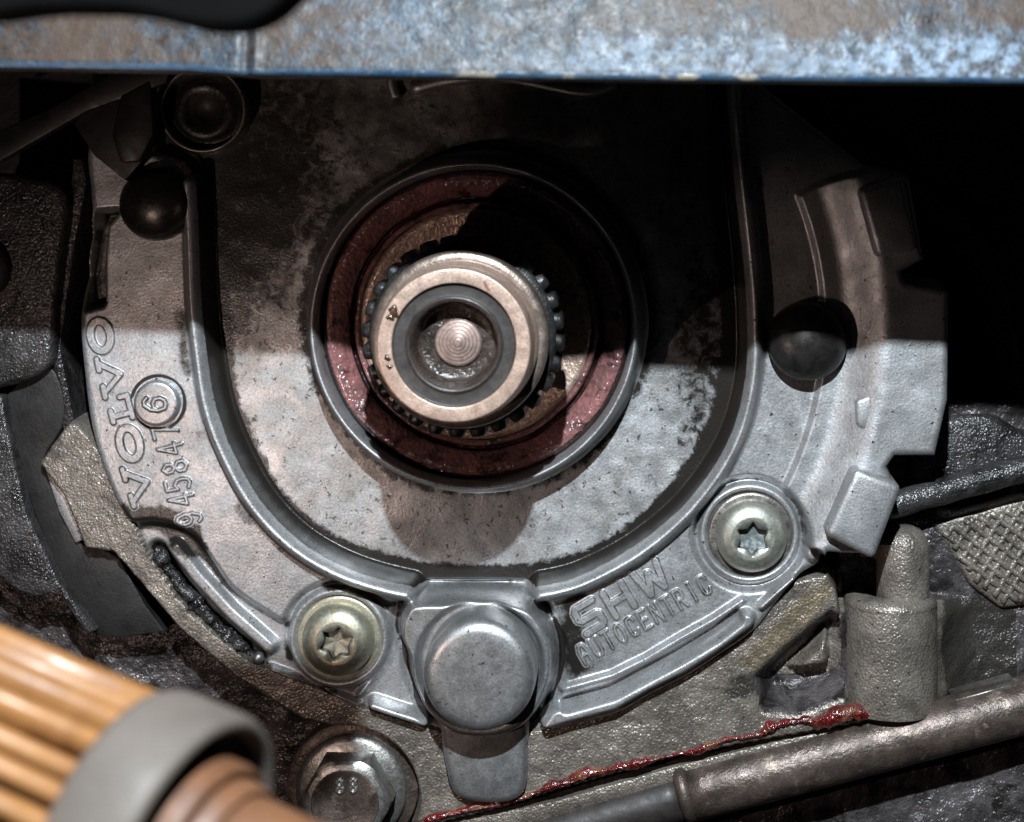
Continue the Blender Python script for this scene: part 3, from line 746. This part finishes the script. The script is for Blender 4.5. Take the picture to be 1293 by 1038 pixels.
GB += 0.5 * sm((80 - np.hypot(BX - U((1240, 800), -62)[0], BY - U((1240, 800), -62)[1])) / 40)
GB += 0.5 * sm((-dp + 6) / 14) * (dg > 4)
f_b, f_f, f_st, f_l = fc(db), fc(df), fc(dst), fc(HB)
msand = (np.abs(fc(BX) - cx0) < 170) & (fc(mw) > .3); mst = f_st < 3; mbd = (f_b < 6) & ~mst; mlow = ~msand & (fc(df) > 7) & (fc(dg) > 8) & (fc(dp) > 4) & ~mst & ~mbd | ((fc(dp) < 3) & (fc(dg) > 6) & ~mst); mfc = ~mst & ~mbd & ~mlow
sheet(BX, BY, HB, [("side_ledge", mbd, SAND, None), ("varnished_strip", mst, GOLD, "yellow varnished strip along the edge of the cover"), ("block_face", mfc, SAND, None), ("lower_casting", mlow, LOWER, "purplish black rough casting below the ledge")], block, GB, 3.0)
prism("machined_insert", US([(56, 592), (70, 596), (88, 622), (104, 660), (107, 681), (95, 686), (74, 646)], -6), -6, -70, ALU, block, 2.5, 2)
# upright boss with a domed stub
cxp, cyp = U((1128, 830), -10)
lathe("boss", [(58, -66), (59, -58), (60, 20), (58, 70)], (cxp, cyp, -32), SAND, block, 64, axis=(0, 1, 0), label="broad upright cylinder cast on the block")
lathe("boss_collar", [(34, -78), (46, -77), (56, -72), (59.5, -66), (58, -62)], (cxp, cyp, -32), SAND, block, 64, axis=(0, 1, 0))
sx, sy = U((1143, 702), -10)
lathe("stub", [(34, 62), (33.5, 20), (33, 0), (32, -14), (29, -23), (23, -30), (14, -34.5), (6, -36), (0.01, -36.2)], (sx, sy, -26), SAND, block, 56, axis=(0, 1, 0))
# knurled pad, each stud a small pyramid
kp = US([(1176, 660), (1300, 626), (1330, 640), (1330, 760), (1266, 770), (1226, 740), (1202, 702)], -56)
prism("grip_pad", kp, -56, -130, SAND, block, 8, 3)
e1 = np.array([0.80, 0.60]); e2 = np.array([0.52, -0.85])
fr_ = np.array(U((1240, 690), -56))
tt = np.arange(-140, 141, 2.0)
for (da, db_, pitch, zz) in ((e1, e2, 14.0, -51.5), (e2, e1, 15.5, -52.3)):
    for i in range(-9, 10):
        q = fr_ + db_ * (pitch * (i + rng.uniform(-.1, .1)))
        L_ = [q + da * t for t in tt if True]
        arr = np.array(L_); ok = (poly_d(arr[:, 0], arr[:, 1], kp) < -7)
        if ok.sum() < 6: continue
        run = arr[ok][::4]
        if len(run) < 2: continue
        tube("grip_rib", [(a + rng.uniform(-.6, .6), b + rng.uniform(-.6, .6), zz - 3 + rng.uniform(-.8, .8)) for a, b in run], lambda k: 4.2 + rng.uniform(-.5, .5), SAND, block, 8)
# rough ledge behind the lugs
prism("rough_ledge", US(catmull([(1150, 560), (1195, 528), (1250, 522), (1285, 540), (1330, 560), (1330, 640), (1200, 650), (1150, 640)], 3, True), -90), -90, -150, BLACKR, block, 14, 3)
prism("bright_strip", US([(1206, 884), (1284, 862), (1286, 867), (1208, 889)], 2), 2, -40, STEEL, block, 1.2, 1)

# ================================================================== pipe beside the lugs
pts = [(*U(p, -20), -20) for p in catmull([(1100, 648), (1146, 632), (1190, 620), (1240, 606), (1300, 590), (1380, 572)], 6)]
tag(tube("black_hose", pts, 17, BLACKR, wob=lambda i, th: 1 + .03 * math.sin(3 * th + i)), "black gritty hose running from behind the lugs above the studded pad", "hose")

# ================================================================== rail along the bottom
rail = thing("oil_rail", "brown oily steel rail tube running diagonally below the red sealant", "tube", (*U((1000, 960), -30), -30))
def ln(a, b, n, z): return [(*U((a[0] + (b[0] - a[0]) * t, a[1] + (b[1] - a[1]) * t), z), z) for t in np.linspace(0, 1, n)]
tube("rail_tube", ln((868, 1002), (1400, 862), 24, -12), 35, RAIL, rail, 36)
tube("rail_joint", ln((856, 1003), (874, 998), 6, -12), lambda i: (30, 37, 38.5, 38.5, 37, 33)[i], RAIL, rail, 36)
tube("rail_end", ln((600, 1082), (862, 1004), 16, -16), 31, BOREM, rail, 36)
prism("flange_strip", US([(520, 1050), (700, 1012), (860, 966), (1000, 932), (1110, 912), (1120, 918), (1000, 958), (860, 990), (640, 1050), (520, 1090)], 0), 0, -90, SAND, rail, 3, 2)
# red sealant squeezed from the joint
path = catmull([(505, 1046), (560, 1028), (620, 1014), (668, 1003), (700, 990), (760, 972), (800, 962), (860, 949), (920, 932), (960, 925), (985, 912), (1030, 905), (1070, 899), (1104, 900)], 7)
path = catmull([(505, 1046), (560, 1028), (620, 1014), (668, 1003), (700, 990), (760, 972), (800, 962), (860, 949), (920, 932), (960, 925), (985, 912), (1030, 905), (1070, 899), (1104, 900)], 30)
V = []; F = []; K = 11; pw = US(path, 5); NPT = len(pw)
par = np.arange(NPT, dtype=float)
def n1d(per, seed): return vnoise(par, par * 0, per, seed)
wl = 1.8 + 19 * np.clip(n1d(26, 51) - .42, 0, 1) + 6 * np.clip(n1d(7, 52) - .45, 0, 1)
wr = 1.8 + 19 * np.clip(n1d(22, 53) - .42, 0, 1) + 6 * np.clip(n1d(6, 54) - .45, 0, 1)
big = 1 + .55 * sm((np.array([p[0] for p in path]) - 965) / 25) + .5 * sm(1 - np.abs(np.array([p[0] for p in path]) - 735) / 60)
end_ = sm((NPT - 1 - par) / 14)
wl *= big * end_; wr *= big * end_
off_ = 3.0 * (n1d(16, 55) - .5) * big
for i in range(NPT):
    a = pw[max(i - 1, 0)]; b = pw[min(i + 1, NPT - 1)]; l_ = math.hypot(b[0] - a[0], b[1] - a[1]) + 1e-6
    nx1, ny1 = -(b[1] - a[1]) / l_, (b[0] - a[0]) / l_
    hgt = 2.0 + 0.45 * (wl[i] + wr[i])
    for k in range(K):
        t = -1 + 2 * k / (K - 1); w_ = (wl[i] if t < 0 else wr[i]) * t + off_[i]
        V.append((pw[i][0] + nx1 * w_, pw[i][1] + ny1 * w_, 8.5 + hgt * (1 - t * t) ** .6 * (0.55 + .9 * float(nrng.rand()) * .5 + .2)))
for i in range(NPT - 1):
    for k in range(K - 1): F.append((i * K + k, i * K + k + 1, (i + 1) * K + k + 1, (i + 1) * K + k))
sb_ = mesh_from("sealant_bead", V, F, SEALANT); fix_normals(sb_.data)
tag(sb_, "glossy dark red sealant smear squeezed unevenly along the block joint", "sealant")

# castings under the rail
lc = thing("lower_bracket", "dark grey cast bracket showing under the rail at the bottom corner", "bracket", (*U((1220, 1010), -120), -120))
prism("bracket_web", US([(1150, 990), (1226, 962), (1242, 1080), (1160, 1090)], -190), -190, -240, STEEL, lc, 6, 2)
prism("bracket_rib", US([(1232, 968), (1330, 940), (1330, 1090), (1262, 1090)], -120), -120, -240, STEEL, lc, 7, 3)

# ================================================================== black parts on the far left
tc = thing("timing_cover", "black gritty cast timing housing curving along the side of the pump cover", "engine cover", (*U((40, 600), -30), -60))
prism("smooth_guard", US(catmull([(4, 503), (30, 478), (62, 462), (80, 500), (78, 540), (54, 583), (76, 622), (98, 682), (120, 688)], 3) + [(150, 704), (182, 762), (208, 798), (150, 806), (118, 800), (80, 738), (42, 645), (16, 562)], -14), -14, -110, BLACKP, tc, 3, 2)
prism("gritty_face", US([(-60, 492), (2, 500), (14, 562), (34, 650), (74, 734), (119, 797), (110, 803), (88, 772), (78, 754), (62, 750), (48, 756), (20, 746), (-2, 728), (-60, 712)], 4), 4, -100, BLACKR, tc, 5, 3)
prism("upper_face", US(catmull([(-60, 215), (20, 222), (72, 232), (84, 262), (76, 330), (68, 400), (66, 440), (58, 466), (20, 486), (-60, 500)], 3), 8), 8, -100, BLACKR, tc, 9, 3)
prism("edge_strip", US([(104, 200), (110, 232), (96, 300), (84, 380), (76, 440), (96, 540), (80, 548), (66, 470), (66, 400), (78, 320), (88, 240), (92, 200)], -16), -16, -90, BLACKR, tc, 4, 2)
prism("small_tab", US([(170, 768), (196, 790), (184, 806), (158, 784)], -20), -20, -100, BLACKR, tc, 3, 2)
lathe("round_cap", [(40, 0), (40, 14), (36, 20), (24, 22), (0.01, 22)], (*U((-30, 340), 20), 4), BLACKP, tc, 40)

br = thing("black_bracket", "dull black bent sheet bracket in front of the cover's top corner", "bracket", (*U((110, 160), 60), 40))
prism("bracket_arm", US([(-60, 190), (60, 138), (150, 88), (220, 70), (210, 105), (110, 140), (-60, 238)], 62), 62, 44, SHEETD, br, 3, 2)
prism("bracket_plate", US([(92, 156), (110, 140), (140, 128), (215, 88), (198, 120), (190, 180), (178, 206), (158, 228), (118, 196)], 50), 50, 30, SHEETD, br, 3, 2)
prism("bracket_foot", US([(140, 170), (152, 120), (190, 100), (194, 170), (176, 204), (152, 206)], 64), 64, 48, SHEETD, br, 4, 2)

# small ridge at the top of the pan
pts = [(*U(p, -8), -10) for p in catmull([(494, 70), (494, 104), (500, 124)], 5)]
tube("cast_vein", pts, 7, HUB, cover, 14)
pts = [(*U(p, -10), -14) for p in catmull([(520, 112), (570, 100), (630, 97), (690, 108), (740, 116), (780, 104)], 5)]
tube("cast_vein", pts, 9, HUB, cover, 14)

# ================================================================== blue beam across the top
beam = thing("blue_beam", "flaking blue painted steel beam with rust speckles across the top", "beam", (*U((646, 50), 485), 470))
zb = 485.0
def zbe(u): return zb + 30.0 * np.clip(u / 1293.0, -.3, 1.3)
bx_, by_ = grid(-330, 1500, 0, 1, 4.0)
xs = np.arange(-260, 1560, 5.0)
def edge_y(u): return np.interp(u, [-300, 0, 240, 300, 420, 860, 1293, 1600], [85, 87, 91, 96, 97, 103, 107, 110])
rowsd = [(-760, -60), (-150, -34), (-100, -22), (-60, -12), (-40, -7), (-30, -5), (-20, -3), (-12, -1.2), (-7, 0), (-3.4, -0.6), (-1.2, -2.4), (0, -6)]
fine = []
for (a, b) in zip(rowsd[:-1], rowsd[1:]):
    k = max(1, int(abs(b[0] - a[0]) / (60 if a[0] < -400 else 3)))
    for t in range(k): fine.append((a[0] + (b[0] - a[0]) * t / k, a[1] + (b[1] - a[1]) * t / k))
fine.append(rowsd[-1])
XG = np.array([[u for u in xs] for r in fine]); 
kf = (D - zbe(XG)) / D
WX = PX + (XG - PX) * kf
EY = PY + (edge_y(XG) - PY) * kf
off = np.array([r[0] for r in fine])[:, None]; zof = np.array([r[1] for r in fine])[:, None]
WY = EY + off + 0 * XG; WZ = zbe(XG) + zof + 0 * XG
WZ = WZ + 2.2 * (vnoise(WX, WY, 14, 41) - .5) * sm((-off - 3) / 8) + 3 * (vnoise(WX, WY, 120, 42) - .5)
# pressed crease by the joint
WZ -= 5 * np.exp(-((XG - 309) / 5) ** 2) - 4 * np.exp(-((XG - 322) / 5) ** 2)
GBm = 0.34 + 0.8 * (vnoise(WX, WY, 90, 43) - .5) + 0.30 * sm((330 - XG) / 160) + 0.22 * sm((XG - 620) / 250) * sm((-off - 40 + 24 * (vnoise(WX, WY, 50, 45) - .5)) / 14)
GBm = np.where(off > -9, GBm - .3, GBm)
FBm = 0.5 * sm((XG - 560) / 200) * sm((44 + off + 34 * (vnoise(WX, WY, 40, 46) - .5)) / 10) + 0.45 * sm((XG - 1000) / 150) * sm((60 + off + 40 * (vnoise(WX, WY, 60, 47) - .5)) / 10) + 0.55 * sm((XG - 1150) / 120) * sm((48 + off) / 10)
FBm = np.clip(FBm + 0.30 * sm(1 - np.abs(XG - 480) / 190) * sm((vnoise(WX, WY, 70, 48) - .3) / .3), 0, 1)
GBm = GBm - .4 * FBm
ny_, nx_ = WX.shape
sel = np.broadcast_to(np.minimum(off[:-1], off[1:]), (ny_ - 1, nx_ - 1))
gxz = np.gradient(WZ, axis=1) / np.gradient(WX, axis=1); gyz = np.gradient(WZ, axis=0) / np.gradient(WY, axis=0)
NN = np.stack([-gxz, -gyz, np.ones_like(gxz)], -1); NN /= np.linalg.norm(NN, axis=-1, keepdims=True)
NWb = np.stack([NN[..., 0], -NN[..., 2], -NN[..., 1]], -1).reshape(-1, 3)
Vb = np.stack([WX, WY, WZ], -1).reshape(-1, 3); idx = np.arange(ny_ * nx_).reshape(ny_, nx_)
Qb = np.stack([idx[:-1, :-1], idx[1:, :-1], idx[1:, 1:], idx[:-1, 1:]], -1)
for (nm, mk, mm) in (("painted_face", sel < -11.9, BLUE), ("blue_edge", (sel >= -11.9) & (sel < -3.3), BLUEE), ("worn_lip", sel >= -3.3, EDGE)):
    q = Qb[mk].reshape(-1, 4); used, inv = np.unique(q, return_inverse=True)
    mesh_from(nm, Vb[used], inv.reshape(-1, 4).astype(np.int32), mm, beam, True, normals=NWb[used], grime_shade=GBm.reshape(-1)[used], film=FBm.reshape(-1)[used])
# underside and back of the beam
V = []; F = []
for i, u in enumerate((-260, 0, 240, 300, 420, 860, 1293, 1555)):
    zz = float(zbe(u)); kk = (D - zz) / D
    xw = PX + (u - PX) * kk; yw = PY + (float(edge_y(u)) - PY) * kk
    V += [(xw, yw, zz - 6), (xw, yw - 2, zz - 60), (xw, yw - 570, zz - 60)]
    if i:
        a = 3 * (i - 1); F += [(a, a + 3, a + 4, a + 1), (a + 1, a + 4, a + 5, a + 2)]
o = mesh_from("beam_underside", V, F, EDGE, beam, False); fix_normals(o.data)

# soft black strap in front of the beam
sp_ = US(catmull([(-80, -160), (-80, 10), (60, 12), (150, 14), (205, 24), (250, 35), (300, 35), (335, 22), (362, 0), (420, -60), (430, -160)], 4), 1000)
tag(prism("rubber_strap", sp_, 1000, 960, RUBBER, None, 8, 3), "black out-of-focus rubber strap hanging over the beam's top corner", "strap")

# ================================================================== ribbed roller in the foreground
zr = 1000.0
rc = Vector((*U((247, 1080), zr), zr)); axd = Vector((.90, .225, .36)).normalized()
rol = thing("filter_cartridge", "blurred orange pleated filter cartridge with grey end band in the bottom corner", "filter", tuple(rc))
Rr = 82.0
lathe("core", [(Rr * .70, -430), (Rr * .70, -48)], tuple(rc), BRASSD, rol, 48, axis=tuple(axd))
t_ = Vector((1, 0, 0)); q1 = (t_ - axd * t_.dot(axd)).normalized(); q2 = axd.cross(q1)
NP = 24; pl = None
sec = [(-7.6, Rr * .69), (-7.3, Rr * .84), (-6.0, Rr * .92), (-3.2, Rr * .96), (0, Rr * .97), (3.2, Rr * .96), (6.0, Rr * .92), (7.3, Rr * .84), (7.6, Rr * .69)]
for i in range(NP):
    a = 2 * math.pi * i / NP
    if pl is None:
        V = []; n = len(sec)
        for h in (-430, -48):
            for (tq, rq) in sec: V.append(tuple(rc + axd * h + q1 * rq + q2 * tq))
        F = [(k, k + 1, n + k + 1, n + k) for k in range(n - 1)] + [tuple(range(n)), tuple(n + k for k in reversed(range(n)))]
        pl = mesh_from("pleat", V, F, AMBER, None, True, origin=tuple(rc)); fix_normals(pl.data); o = pl
        axw = Vector((axd.x, -axd.z, -axd.y))
    else:
        o = pl.copy(); col.objects.link(o)
    o.parent = rol; o.location = (0, 0, 0)
    o.rotation_mode = 'QUATERNION'
    from mathutils import Quaternion
    o.rotation_quaternion = Quaternion(axw, a + rng.uniform(-.03, .03))
lathe("collar", [(Rr * .8, -58), (Rr * 1.05, -57), (Rr * 1.07, -52), (Rr * 1.07, -8), (Rr * 1.04, -2), (Rr * .98, 0), (Rr * .93, -4), (Rr * .91, -18)], tuple(rc), COLLAR, rol, 96, axis=tuple(axd))
lathe("end_recess", [(Rr * .92, -10), (Rr * .88, -20), (Rr * .72, -22)], tuple(rc), BRASSD, rol, 96, axis=tuple(axd))
lathe("end_hub", [(Rr * .74, -22), (Rr * .74, 6), (Rr * .725, 11), (Rr * .68, 13), (Rr * .665, 10), (Rr * .65, 10), (Rr * .64, 22), (Rr * .62, 27), (Rr * .60, 28), (Rr * .59, 25), (Rr * .575, 25), (Rr * .57, 84), (Rr * .56, 88), (Rr * .55, 86), (Rr * .54, 104), (Rr * .50, 112), (Rr * .2, 115), (0.01, 115)], tuple(rc), BROWN, rol, 96, axis=tuple(axd))

pts = [(*U(p, -170), -170) for p in catmull([(1010, 60), (1060, 180), (1150, 240), (1230, 330), (1262, 440), (1270, 560), (1280, 700)], 6)]
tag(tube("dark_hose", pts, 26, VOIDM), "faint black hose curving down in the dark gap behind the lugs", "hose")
bkt = thing("dark_bracket", "barely visible dark bracket in the black gap beyond the upper lug", "bracket", (*U((1220, 250), -120), -150))
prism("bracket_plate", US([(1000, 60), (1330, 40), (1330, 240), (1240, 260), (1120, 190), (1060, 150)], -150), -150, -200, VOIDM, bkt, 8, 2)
lathe("bracket_pin", [(16, 0), (16, 20), (12, 26), (0.01, 27)], (*U((1216, 310), -130), -160), SHEETD, bkt, 32)

# ================================================================== dark engine bay behind everything
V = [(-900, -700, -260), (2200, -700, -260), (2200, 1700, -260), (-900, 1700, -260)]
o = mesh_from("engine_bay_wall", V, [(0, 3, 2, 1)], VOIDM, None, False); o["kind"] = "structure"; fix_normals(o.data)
